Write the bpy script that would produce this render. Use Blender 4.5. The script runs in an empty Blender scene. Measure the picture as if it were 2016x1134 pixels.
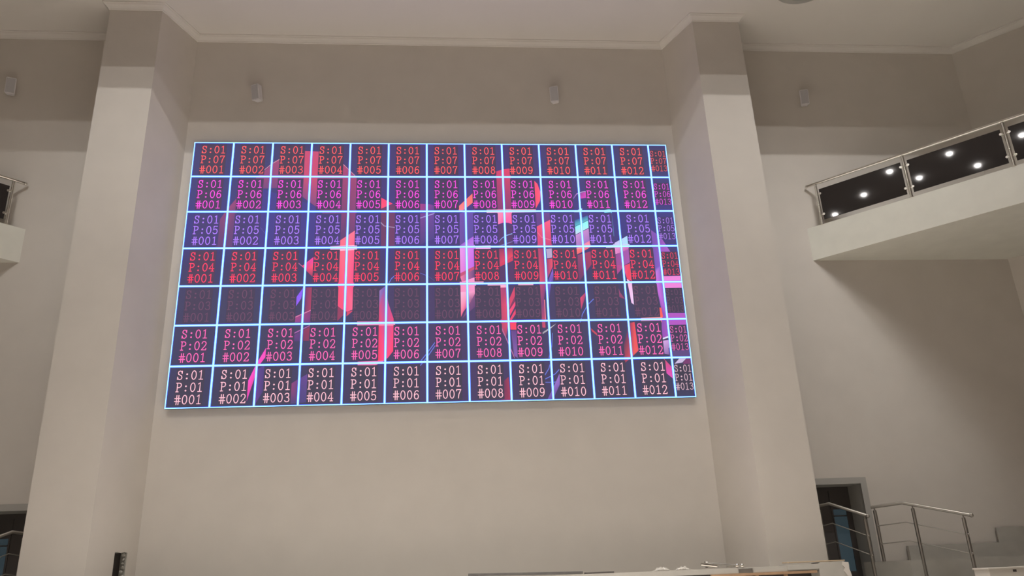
import bpy, bmesh, math, random
from mathutils import Vector, Matrix

random.seed(7)
scene = bpy.context.scene
COL = scene.collection
PI = math.pi

# ------------------------------------------------------------------ camera, world, light, exposure
cam_data = bpy.data.cameras.new('camera')
cam_data.sensor_width = 36.0
cam_data.lens = 1561.93 / 2016.0 * 36.0
cam_data.clip_end = 200
cam = bpy.data.objects.new('camera', cam_data)
COL.objects.link(cam)
RV = Vector((0.9962310, -0.0773570, -0.0392388))
UV_ = Vector((0.0099449, -0.3475259, 0.9376176))
FW = Vector((0.0861678, 0.9344740, 0.3454468))
cam.matrix_world = Matrix(((RV.x, UV_.x, -FW.x, 0.148), (RV.y, UV_.y, -FW.y, -17.975),
                           (RV.z, UV_.z, -FW.z, 1.6), (0, 0, 0, 1)))
scene.camera = cam

world = bpy.data.worlds.new('world')
scene.world = world
world.use_nodes = True
world.node_tree.nodes['Background'].inputs[0].default_value = (0.10, 0.10, 0.10, 1)
world.node_tree.nodes['Background'].inputs[1].default_value = 0.0

vs = scene.view_settings
vs.view_transform = 'Standard'
vs.look = 'None'
vs.gamma = 1
vs.exposure = 0.0
vs.use_curve_mapping = False
scene.cycles.max_bounces = 10
scene.cycles.diffuse_bounces = 7
scene.cycles.sample_clamp_indirect = 6

CEIL_Z = 15.42
SLOT_FRONT, HIGH_Z = -4.0, 24.0




def area_light(name, loc, target, sx, sy, watts, color, spread=180):
    d = bpy.data.lights.new(name, 'AREA')
    d.shape = 'RECTANGLE'
    d.size, d.size_y = sx, sy
    d.energy = watts
    d.color = color
    d.spread = math.radians(spread)
    o = bpy.data.objects.new(name, d)
    COL.objects.link(o)
    o.location = loc
    o.rotation_euler = (Vector(target) - Vector(loc)).to_track_quat('-Z', 'Y').to_euler()
    return o


# two rows of baffled tubes under the high hall ceiling: the lip of the lower ceiling cuts their light off high on the stage wall
WARM = (1.0, 0.975, 0.945)
WARMER = (1.0, 0.95, 0.885)
for x, w, watts in ((-6.4, 5.5, 33), (8, 8, 41), (13.6, 7, 46)):
    area_light('stage_light_row', (x, -12.0, 22.35), (x, 0, 9.9 if x < 10 else 6.0), w, 0.12, watts, WARM, 36)
area_light('stage_light_row', (0.8, -14.0, 21.90), (0.8, 0, 9.0), 22, 0.12, 92, WARM, 36)
# added fill areas over the seats and before the lower ceiling, raising bounce light
area_light('hall_fill', (0, -15, 23.5), (0, -15, 0), 22, 10, 250, WARMER, 70)
area_light('hall_fill', (0, -7, 23.5), (0, -7, 0), 16, 4, 1260, WARMER, 50)
area_light('hall_fill', (0, -9, 23.5), (0, -9, 0), 8, 4, 850, WARMER, 50)


# ------------------------------------------------------------------ materials
def lin(c):
    return tuple(((v / 255) / 12.92 if v / 255 <= 0.04045 else ((v / 255 + 0.055) / 1.055) ** 2.4) for v in c)


def mat(name, rgb, rough=0.6, metal=0.0, noise=0.0, scale=3.0, bump=0.0, spec=0.5, emit=None, estr=0.0, alpha=1.0):
    m = bpy.data.materials.new(name)
    m.use_nodes = True
    nt = m.node_tree
    b = nt.nodes['Principled BSDF']
    b.inputs['Base Color'].default_value = (*rgb, 1)
    b.inputs['Roughness'].default_value = rough
    b.inputs['Metallic'].default_value = metal
    b.inputs['Specular IOR Level'].default_value = spec
    b.inputs['Alpha'].default_value = alpha
    if emit:
        b.inputs['Emission Color'].default_value = (*emit, 1)
        b.inputs['Emission Strength'].default_value = estr
    if noise or bump:
        tc = nt.nodes.new('ShaderNodeTexCoord')
        nz = nt.nodes.new('ShaderNodeTexNoise')
        nz.inputs['Scale'].default_value = scale
        nz.inputs['Detail'].default_value = 5
        nt.links.new(tc.outputs['Object'], nz.inputs['Vector'])
        if noise:
            mx = nt.nodes.new('ShaderNodeMix')
            mx.data_type = 'RGBA'
            mx.inputs[6].default_value = (*[max(0, c * (1 - noise)) for c in rgb], 1)
            mx.inputs[7].default_value = (*[min(1, c * (1 + noise)) for c in rgb], 1)
            nt.links.new(nz.outputs['Fac'], mx.inputs[0])
            nt.links.new(mx.outputs[2], b.inputs['Base Color'])
        if bump:
            bp = nt.nodes.new('ShaderNodeBump')
            bp.inputs['Strength'].default_value = bump
            bp.inputs['Distance'].default_value = 0.02
            nt.links.new(nz.outputs['Fac'], bp.inputs['Height'])
            nt.links.new(bp.outputs['Normal'], b.inputs['Normal'])
    return m


M_WALL = mat('cream_plaster', (0.66, 0.62, 0.57), 0.75, noise=0.06, scale=1.3, bump=0.06, spec=0.25)
M_CEIL = mat('ceiling_paint', (0.78, 0.75, 0.71), 0.85, noise=0.02, scale=0.8, spec=0.2)
M_FLOOR = mat('hall_floor', (0.50, 0.46, 0.42), 0.6, noise=0.1, scale=0.6)
M_BALC = mat('balcony_plaster', (0.80, 0.80, 0.73), 0.8, noise=0.08, scale=2.0, spec=0.2)
M_GREY = mat('grey_render', (0.47, 0.455, 0.415), 0.85, noise=0.12, scale=4.0, bump=0.2)
M_CASE = mat('grey_casing', (0.42, 0.41, 0.385), 0.7)
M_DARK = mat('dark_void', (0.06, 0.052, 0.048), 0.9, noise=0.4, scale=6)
M_DOOR = mat('dark_door', (0.085, 0.075, 0.070), 0.5)
M_BLUE = mat('blue_glass', (0.07, 0.10, 0.12), 0.2, emit=(0.030, 0.050, 0.062), estr=0.5)  # faint glow put into the pane for dusk daylight behind it
M_STEEL = mat('brushed_steel', (0.80, 0.78, 0.73), 0.16, metal=1.0)
M_STEEL_D = mat('stair_steel', (0.40, 0.38, 0.35), 0.38, metal=1.0)
M_PANE = mat('dark_tinted_glass', (0.030, 0.026, 0.025), 0.03, spec=0.5)
M_WHITE = mat('white_plastic', (0.74, 0.72, 0.73), 0.5)
M_MESHG = mat('speaker_grille', (0.50, 0.49, 0.50), 0.7)
M_LEDBODY = mat('panel_body', (0.03, 0.03, 0.035), 0.6)
M_WOOD = mat('raw_pine', (0.42, 0.27, 0.16), 0.7, noise=0.25, scale=8)
M_PLY = mat('plywood_edge', (0.52, 0.41, 0.28), 0.75, noise=0.2, scale=10)
M_PLANK = mat('dark_plank', (0.11, 0.105, 0.10), 0.75, noise=0.3, scale=7)
M_SHEET = mat('white_cabinet_paint', (0.62, 0.59, 0.53), 0.6, noise=0.05, scale=3)
M_FILM = mat('crumpled_film', (0.78, 0.75, 0.70), 0.3, alpha=0.22)
M_LAMPGLASS = mat('lamp_glass', (0.40, 0.42, 0.39), 0.25)
M_RIM = mat('lamp_rim', (0.46, 0.46, 0.43), 0.4)
M_LAMP = mat('lamp_lens', (0.8, 0.8, 0.8), 0.4, emit=(1.0, 0.96, 0.92), estr=90.0)

# LED picture: the panel's own light, colour stored per corner
M_LED = bpy.data.materials.new('led_picture')
M_LED.use_nodes = True
_nt = M_LED.node_tree
_b = _nt.nodes['Principled BSDF']
_b.inputs['Base Color'].default_value = (0.02, 0.02, 0.022, 1)
_b.inputs['Roughness'].default_value = 0.6
_b.inputs['Specular IOR Level'].default_value = 0.2
_a = _nt.nodes.new('ShaderNodeAttribute')
_a.attribute_name = 'led'
_nt.links.new(_a.outputs['Color'], _b.inputs['Emission Color'])
_b.inputs['Emission Strength'].default_value = 1.0


# ------------------------------------------------------------------ helpers
def link(name, me, parent=None, loc=None, rot=None):
    o = bpy.data.objects.new(name, me)
    COL.objects.link(o)
    if parent:
        o.parent = parent
    if loc:
        o.location = loc
    if rot:
        o.rotation_euler = rot
    return o


def obj(name, bm, m, parent=None, loc=None, rot=None, smooth=False):
    bmesh.ops.recalc_face_normals(bm, faces=bm.faces)
    me = bpy.data.meshes.new(name)
    bm.to_mesh(me)
    bm.free()
    for x in (m if isinstance(m, (list, tuple)) else [m]):
        me.materials.append(x)
    if smooth:
        for p in me.polygons:
            p.use_smooth = True
        try:
            me.set_sharp_from_angle(angle=math.radians(40))
        except Exception:
            pass
    return link(name, me, parent, loc, rot)


def thing(name, label, cat, loc=(0, 0, 0), rotz=0, group=None):
    o = bpy.data.objects.new(name, None)
    COL.objects.link(o)
    o.location = loc
    o.rotation_euler = (0, 0, rotz)
    return tag(o, label, cat, group)


def tag(o, label, cat, group=None, kind=None):
    o['label'] = label
    o['category'] = cat
    if group:
        o['group'] = group
    if kind:
        o['kind'] = kind
    return o


def struct(name, bm, m, label, cat, smooth=False):
    return tag(obj(name, bm, m, smooth=smooth), label, cat, kind='structure')


def box(bm, x0, x1, y0, y1, z0, z1, bev=0.0, mi=0):
    v = [bm.verts.new((x, y, z)) for z in (z0, z1) for y in (y0, y1) for x in (x0, x1)]
    fs = [bm.faces.new([v[i] for i in f]) for f in ((0, 2, 3, 1), (4, 5, 7, 6), (0, 1, 5, 4), (2, 6, 7, 3), (0, 4, 6, 2), (1, 3, 7, 5))]
    for f in fs:
        f.material_index = mi
    if bev:
        es = {e for f in fs for e in f.edges}
        bmesh.ops.bevel(bm, geom=list(es), offset=bev, segments=2, profile=0.6, affect='EDGES')
    return fs


def quad(bm, a, b, c, d, mi=0):
    f = bm.faces.new([bm.verts.new(p) for p in (a, b, c, d)])
    f.material_index = mi
    return f


def prism(bm, poly, z0, z1):
    lo = [bm.verts.new((x, y, z0)) for x, y in poly]
    hi = [bm.verts.new((x, y, z1)) for x, y in poly]
    bm.faces.new(lo[::-1])
    bm.faces.new(hi)
    n = len(poly)
    for i in range(n):
        bm.faces.new([lo[i], lo[(i + 1) % n], hi[(i + 1) % n], hi[i]])


def tube(bm, pts, r, seg=12):
    pts = [Vector(p) for p in pts]
    rings = []
    up = None
    for i, p in enumerate(pts):
        d = (pts[min(i + 1, len(pts) - 1)] - pts[max(i - 1, 0)]).normalized()
        if up is None:
            up = Vector((0, 0, 1)) if abs(d.z) < 0.9 else Vector((1, 0, 0))
        a = d.cross(up).normalized()
        b = a.cross(d).normalized()
        up = b
        rings.append([bm.verts.new(p + a * r * math.cos(t * 2 * PI / seg) + b * r * math.sin(t * 2 * PI / seg)) for t in range(seg)])
    for r0, r1 in zip(rings, rings[1:]):
        for k in range(seg):
            bm.faces.new([r0[k], r0[(k + 1) % seg], r1[(k + 1) % seg], r1[k]])
    bm.faces.new(rings[0][::-1])
    bm.faces.new(rings[-1])


def ball(bm, p, r):
    bmesh.ops.create_uvsphere(bm, u_segments=14, v_segments=9, radius=r, matrix=Matrix.Translation(Vector(p)))


def lathe(bm, prof, seg=40, centre=(0, 0, 0)):
    c = Vector(centre)
    rings = []
    for r, z in prof:
        if r < 1e-5:
            rings.append([bm.verts.new(c + Vector((0, 0, z)))])
        else:
            rings.append([bm.verts.new(c + Vector((r * math.cos(k * 2 * PI / seg), r * math.sin(k * 2 * PI / seg), z))) for k in range(seg)])
    for a, b in zip(rings, rings[1:]):
        for k in range(seg):
            k2 = (k + 1) % seg
            if len(a) == 1:
                bm.faces.new([a[0], b[k], b[k2]])
            elif len(b) == 1:
                bm.faces.new([a[k], b[0], a[k2]])
            else:
                bm.faces.new([a[k], b[k], b[k2], a[k2]])


NB = bmesh.new

# ------------------------------------------------------------------ setting: hall shell
S2 = math.sqrt(0.5)
CX = 14.745            # corner between the stage wall and the splayed side walls
SX, SY = CX + 10.5, -10.5
REAR = -30.0
TOP = CEIL_Z + 0.05
DX0, DX1, DZ0, DZ1 = 8.13, 9.64, 1.2, 3.37   # doorway

bm = NB()
for x0, x1, z0, z1 in ((-CX, -DX1, 0, TOP), (-DX1, -DX0, 0, DZ0), (-DX1, -DX0, DZ1, TOP), (-DX0, DX0, 0, TOP),
                       (DX0, DX1, 0, DZ0), (DX0, DX1, DZ1, TOP), (DX1, CX, 0, TOP)):
    quad(bm, (x0, 0, z0), (x1, 0, z0), (x1, 0, z1), (x0, 0, z1))
bmesh.ops.remove_doubles(bm, verts=bm.verts, dist=1e-4)
struct('wall_back', bm, M_WALL, 'tall cream plaster stage wall behind the lit screen', 'wall')

for s, side in ((1, 'right'), (-1, 'left')):
    bm = NB()
    for (ax, ay), (bx, by) in (((CX, 0), (SX, SY)), ((SX, SY), (SX, REAR))):
        quad(bm, (s * ax, ay, 0), (s * bx, by, 0), (s * bx, by, HIGH_Z), (s * ax, ay, HIGH_Z))
    struct('wall_' + side, bm, M_WALL, 'cream side wall running at a slant behind the %s balcony' % side, 'wall')
bm = NB()
quad(bm, (-SX, REAR, 0), (SX, REAR, 0), (SX, REAR, HIGH_Z), (-SX, REAR, HIGH_Z))
struct('wall_rear', bm, M_WALL, 'cream rear wall of the hall facing the stage', 'wall')
bm = NB()
prism(bm, [(-CX - .3, 1.6), (-SX, SY), (-SX, REAR), (SX, REAR), (SX, SY), (CX + .3, 1.6)], -0.2, 0)
struct('floor', bm, M_FLOOR, 'hall floor below the stage edge', 'floor')

bm = NB()
xs = CX + 4.2


def hw(y):
    return min(CX - y, SX) + 0.02


# ceiling: lower strip by the stage wall, its front face, the high field over the seats
quad(bm, (-hw(0), 0, CEIL_Z), (hw(0), 0, CEIL_Z), (hw(SLOT_FRONT), SLOT_FRONT, CEIL_Z), (-hw(SLOT_FRONT), SLOT_FRONT, CEIL_Z))
quad(bm, (-hw(SLOT_FRONT), SLOT_FRONT, CEIL_Z), (hw(SLOT_FRONT), SLOT_FRONT, CEIL_Z), (hw(SLOT_FRONT), SLOT_FRONT, HIGH_Z), (-hw(SLOT_FRONT), SLOT_FRONT, HIGH_Z))
bm.faces.new([bm.verts.new((x, y, HIGH_Z)) for x, y in ((-hw(SLOT_FRONT), SLOT_FRONT), (hw(SLOT_FRONT), SLOT_FRONT), (SX, SY), (SX, REAR), (-SX, REAR), (-SX, SY))])
struct('ceiling', bm, [M_CEIL], 'pale flat ceiling above the stage wall', 'ceiling')

# pillars: straight front, inner cheek splayed towards the screen
PF, PI_X, PO_X, BX = -1.2, 6.77, 8.02, 6.26
for s, side in ((1, 'right'), (-1, 'left')):
    bm = NB()
    prof = [(s * BX, 0.0), (s * PI_X, PF), (s * PO_X, PF), (s * PO_X, 0.0)]

    def pt(t, z, inset=0.0):
        n = Vector((s * 1.2, 0.51, 0)).normalized()      # into the pillar from its cheek
        p = Vector((s * (PI_X + (BX - PI_X) * t), PF * (1 - t), z)) + n * inset
        return (p.x, p.y, p.z)
    if s < 0:
        t0, t1, h0, h1 = 0.53, 0.785, 1.70, 2.44         # socket chase cut into the left cheek
        top_edge = [(t0, h1), (t0 + .05, h1 + .012), (t0 + .12, h1 - .008), (t0 + .2, h1 + .01), (t1, h1)]
        quad(bm, pt(0, 0), pt(t0, 0), pt(t0, TOP), pt(0, TOP))
        quad(bm, pt(t1, 0), pt(1, 0), pt(1, TOP), pt(t1, TOP))
        quad(bm, pt(t0, 0), pt(t1, 0), pt(t1, h0), pt(t0, h0))
        bm.faces.new([bm.verts.new(pt(*q)) for q in top_edge] + [bm.verts.new(pt(t1, TOP)), bm.verts.new(pt(t0, TOP))])
        d = 0.16
        for a, b in zip(top_edge, top_edge[1:]):
            quad(bm, pt(*a), pt(*b), pt(*b, d), pt(*a, d), 1)
        quad(bm, pt(t0, h0), pt(t0, h1), pt(t0, h1, d), pt(t0, h0, d), 1)
        quad(bm, pt(t1, h0), pt(t1, h1), pt(t1, h1, d), pt(t1, h0, d), 1)
        quad(bm, pt(t0, h0), pt(t1, h0), pt(t1, h0, d), pt(t0, h0, d), 1)
        quad(bm, pt(t0, h0, d), pt(t1, h0, d), pt(t1, h1 + .02, d), pt(t0, h1 + .02, d), 2)
        # broken plaster lumps round the chase
        for k in range(9):
            t = t1 - 0.015 - random.random() * 0.035
            z = h0 + (h1 - h0) * (k + .5) / 9
            p = pt(t, z, 0.05)
            bmesh.ops.create_icosphere(bm, subdivisions=1, radius=0.03, matrix=Matrix.Translation(p) @ Matrix.Rotation(random.random() * 3, 4, 'X') @ Matrix.Diagonal((.6 + random.random(), .5 + random.random(), 1 + 1.3 * random.random(), 1)))
        for f in bm.faces:
            if len(f.verts) == 3:
                f.material_index = 1
    else:
        quad(bm, pt(0, 0), pt(1, 0), pt(1, TOP), pt(0, TOP))
    quad(bm, (s * PI_X, PF, 0), (s * PO_X, PF, 0), (s * PO_X, PF, TOP), (s * PI_X, PF, TOP))
    quad(bm, (s * PO_X, PF, 0), (s * PO_X, 0, 0), (s * PO_X, 0, TOP), (s * PO_X, PF, TOP))
    extra = ' with a dark square-cut chase low on its inner side' if s < 0 else ''
    struct('pillar_' + side, bm, [M_WALL, M_GREY, M_DARK], 'tall cream plaster pillar just %s of the screen%s' % (side, extra), 'pillar')

# plaster cornice following the wall, the cheeks and the pillars
line = [(-SX, SY), (-CX, 0), (-PO_X, 0), (-PO_X, PF), (-PI_X, PF), (-BX, 0), (BX, 0), (PI_X, PF), (PO_X, PF), (PO_X, 0), (CX, 0), (SX, SY)]
prof = [(0.0, 15.26), (0.025, 15.26), (0.035, 15.29), (0.07, 15.33), (0.11, 15.36), (0.125, 15.39), (0.15, 15.395), (0.15, CEIL_Z)]
bm = NB()
pv = [Vector((x, y)) for x, y in line]
rings = []
for i, p in enumerate(pv):
    ns = []
    for a, b in ((i - 1, i), (i, i + 1)):
        if a >= 0 and b < len(pv):
            d = (pv[b] - pv[a]).normalized()
            ns.append(Vector((d.y, -d.x)))
    n = sum(ns, Vector((0, 0))).normalized()
    k = 1.0 / max(0.3, n.dot(ns[0]))
    rings.append([bm.verts.new((p.x + n.x * k * o, p.y + n.y * k * o, z)) for o, z in prof])
for a, b in zip(rings, rings[1:]):
    for j in range(len(prof) - 1):
        bm.faces.new([a[j], b[j], b[j + 1], a[j + 1]])
struct('trim_1', bm, M_CEIL, 'pale plaster cornice where the stage wall meets the ceiling', 'cornice')

# doorways to the side of each pillar
for s, n in ((1, 1), (-1, 2)):
    d = thing('door_%d' % n, 'dark doorway with grey casing and blue glass to the %s of the stage' % ('right' if s > 0 else 'left'), 'door')
    d['kind'] = 'structure'
    bm = NB()
    cw = 0.14
    a, b = s * (DX0 - cw), s * (DX1 + cw)
    for x0, x1, z0, z1 in ((s * DX1, b, DZ0, DZ1 + cw), (a, s * DX0, DZ0, DZ1 + cw), (s * DX0, s * DX1, DZ1, DZ1 + cw)):
        box(bm, min(x0, x1), max(x0, x1), -0.03, 0.02, z0, z1)
    obj('casing', bm, M_CASE, d)
    bm = NB()
    D = 0.62
    for x in (s * DX0, s * DX1):
        quad(bm, (x, 0.0, DZ0), (x, D, DZ0), (x, D, DZ1), (x, 0.0, DZ1))
    quad(bm, (s * DX0, 0, DZ1), (s * DX1, 0, DZ1), (s * DX1, D, DZ1), (s * DX0, D, DZ1))
    quad(bm, (s * DX0, 0, DZ0), (s * DX1, 0, DZ0), (s * DX1, D, DZ0), (s * DX0, D, DZ0))
    obj('reveal', bm, M_CASE, d)
    bm = NB()
    gx0, gx1, gz1 = 9.19, 9.51, 2.86
    for x0, x1, z0, z1 in ((DX0, gx0, DZ0, DZ1), (gx1, DX1, DZ0, DZ1), (gx0, gx1, gz1, DZ1), (gx0, gx1, DZ0, 1.49)):
        box(bm, min(s * x0, s * x1), max(s * x0, s * x1), D, D + 0.06, z0, z1)
    for x in (DX0 + .1, gx0 - .05):
        box(bm, min(s * x, s * (x + .04)), max(s * x, s * (x + .04)), D - .02, D, DZ0, DZ1 - .1)
    box(bm, min(s * gx0, s * gx1), max(s * gx0, s * gx1), D - .015, D + .05, 2.70, 2.725)
    obj('door_leaf', bm, M_DOOR, d)
    bm = NB()
    box(bm, min(s * gx0, s * gx1), max(s * gx0, s * gx1), D + .02, D + .04, 1.49, gz1)
    obj('glass_pane', bm, M_BLUE, d)

# balconies: slabs parallel to the splayed side walls
BAL = {1: (9.50, 8.905, 9.79), -1: (9.70, 9.0, 9.85)}
for s, side in ((1, 'right'), (-1, 'left')):
    x, z0, z1 = BAL[s]
    bm = NB()
    L = 10.2
    prism(bm, [(s * x, 0), (s * (x + L), -L), (s * (CX + L), -L), (s * CX, 0)], z0, z1)
    struct('balcony_' + side, bm, M_BALC, 'pale balcony slab along the %s side wall, under the glass railing' % side, 'balcony')

# stage, landings
SF, SZ = -2.3, 1.655
bm = NB()
box(bm, -7.9, 7.9, SF, -0.001, SZ - 0.10, SZ)
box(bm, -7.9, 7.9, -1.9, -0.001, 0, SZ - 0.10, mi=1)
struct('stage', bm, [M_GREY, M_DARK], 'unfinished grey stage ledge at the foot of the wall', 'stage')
for s, side in ((1, 'right'), (-1, 'left')):
    bm = NB()
    prism(bm, [(s * 7.9, -0.001), (s * 7.9, -3.2), (s * (CX + 3.19), -3.2), (s * CX, -0.001)], 0, DZ0)
    struct('landing_' + side, bm, M_GREY, 'grey landing in front of the doorway on the %s' % side, 'landing')

# ------------------------------------------------------------------ glass balustrades
def balustrade(s, posts, panes, end, label):
    x0, _, zt = BAL[s]
    t = thing('glass_balustrade', label, 'railing', (s * (x0 + 0.06), 0, zt), 0, 'steel and glass balcony railings')
    Dv = Vector((s * S2, -S2, 0))
    Nv = Vector((-s * S2, -S2, 0))      # towards the hall

    def at(u, h, off=0.0):
        return Dv * u + Nv * off + Vector((0, 0, h))
    H = 1.165
    bm = NB()
    tube(bm, [at(0.13, H), at(end, H)], 0.036, 14)
    ball(bm, at(0.12, H), 0.043)
    obj('handrail', bm, M_STEEL, t, smooth=True)
    for u in posts:
        bm = NB()
        tube(bm, [at(u, 0), at(u, H - .03)], 0.036, 14)
        tube(bm, [at(u, 0.0), at(u, 0.012)], 0.06, 16)
        p = obj('post', bm, M_STEEL, t, smooth=True)
        for h in (0.27, 0.85):
            bm = NB()
            tube(bm, [at(u - 0.10 if u > posts[0] else u, h), at(u + 0.10, h)], 0.022, 10)
            for du in ((-0.085, 0.085) if u > posts[0] else (0.085,)):
                tube(bm, [at(u + du, h, -.03), at(u + du, h, .03)], 0.032, 12)
            obj('clamp', bm, M_STEEL, p, smooth=True)
    for a, b in panes:
        bm = NB()
        q = [at(a, 0.125, -.006), at(b, 0.125, -.006), at(b, 0.985, -.006), at(a, 0.985, -.006)]
        lo = [bm.verts.new(v) for v in q]
        hi = [bm.verts.new(v + Nv * 0.012) for v in q]
        bm.faces.new(lo)
        bm.faces.new(hi[::-1])
        for i in range(4):
            bm.faces.new([lo[i], lo[(i + 1) % 4], hi[(i + 1) % 4], hi[i]])
        obj('glass_panel', bm, M_PANE, t)
    return t


balustrade(1, (0.345, 2.485, 4.64, 6.79), ((0.41, 2.41), (2.56, 4.56), (4.72, 6.71)), 6.95,
           'steel balcony railing with dark glass panels mirroring lamps, upper right')
balustrade(-1, (0.375, 2.5), ((0.44, 2.42),), 2.65, 'steel balcony railing with one dark glass panel end, at the left edge')

# ------------------------------------------------------------------ stair railings beside the doorways
def stair_railing(posts, bend, start, stop, base, s, label, drop_r, tall=1.0):
    """posts: (x, y, top z); start, bend, stop: handrail points; base: z under each post"""
    t = thing('stair_railing', label, 'railing', (s * posts[0][0], posts[0][1], base[0]), 0, 'steel stair railings by the doorways')
    o = Vector((s * posts[0][0], posts[0][1], base[0]))

    def L(p, dz=0.0):
        return Vector((s * p[0], p[1], p[2] + dz)) - o
    bm = NB()
    tube(bm, [L(start), L(bend), L(stop)], 0.034, 14)
    ball(bm, L(stop), 0.044)
    obj('handrail', bm, M_STEEL_D, t, smooth=True)
    for (x, y, z), b in zip(posts, base):
        bm = NB()
        tube(bm, [L((x, y, b)), L((x, y, z - .075))], 0.036, 14)
        tube(bm, [L((x, y, z - .08)), L((x, y, z - .02))], 0.014, 8)
        obj('post', bm, M_STEEL_D, t, smooth=True)
    for dr in drop_r:
        bm = NB()
        tube(bm, [L(posts[0], -dr), L(bend, -dr), L(posts[-1], -dr)], 0.011, 8)
        for q in (posts[0], posts[-1]):
            ball(bm, L(q, -dr) + Vector((0, -.035, 0)), 0.022)
        obj('rail_rod', bm, M_STEEL_D, t, smooth=True)
    return t


R1 = ([(8.375, -0.41, 2.865), (9.035, -1.07, 2.600)], (8.541, -0.577, 2.905), (8.345, -0.385, 2.872), (9.085, -1.12, 2.585), [DZ0, DZ0])
R2 = ([(9.487, -0.70, 2.795), (10.037, -1.25, 2.775), (10.69, -1.905, 2.515)], (9.903, -1.116, 2.83), (9.44, -0.652, 2.79), (10.80, -2.01, 2.475), [1.67, DZ0, DZ0])
stair_railing(*R1, 1, 'steel stair railing crossing in front of the right doorway, beside the pillar', (0.415, 0.80))
stair_railing(*R2, 1, 'longer steel stair railing with three posts, right of the right doorway', (0.40, 0.775))
stair_railing(*R1, -1, 'steel stair railing in front of the left doorway, at the left edge', (0.415, 0.80))

# stepped concrete seating base against the stage wall
t = thing('concrete_steps', 'grey stepped concrete base rising to the right of the doorway', 'steps', (9.36, -0.04, DZ0))


def ragged(x0, x1, z, n, amp, first=0):
    return [(x0 + (x1 - x0) * i / n, z + (random.uniform(-amp, amp) if 0 < i < n else 0)) for i in range(n + 1)]


bm = NB()
o = Vector((9.36, -0.04, DZ0))
prism(bm, [(0, 0), (0, -0.46), (0.39, -1.21), (5.3, -1.21), (5.3, 0)], 0, 1.668 - DZ0)
obj('step', bm, M_GREY, t)
for x0, x1, y0, zt in ((10.42, 14.66, -0.13, 1.972), (12.61, 14.66, -0.08, 2.293)):
    bm = NB()
    tops = ragged(x0, x1, zt, 26, 0.008)
    fr = [bm.verts.new(Vector((x, y0, z)) - o) for x, z in tops]
    bk = [bm.verts.new(Vector((x, -0.04, z)) - o) for x, z in tops]
    fb = [bm.verts.new(Vector((x, y0, 1.668)) - o) for x, z in tops]
    for i in range(len(tops) - 1):
        bm.faces.new([fb[i], fb[i + 1], fr[i + 1], fr[i]])
        bm.faces.new([fr[i], fr[i + 1], bk[i + 1], bk[i]])
    kb = bm.verts.new(Vector((x0, -0.04, 1.668)) - o)
    bm.faces.new([fb[0], fr[0], bk[0], kb])
    obj('step', bm, M_GREY, t)

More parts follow.
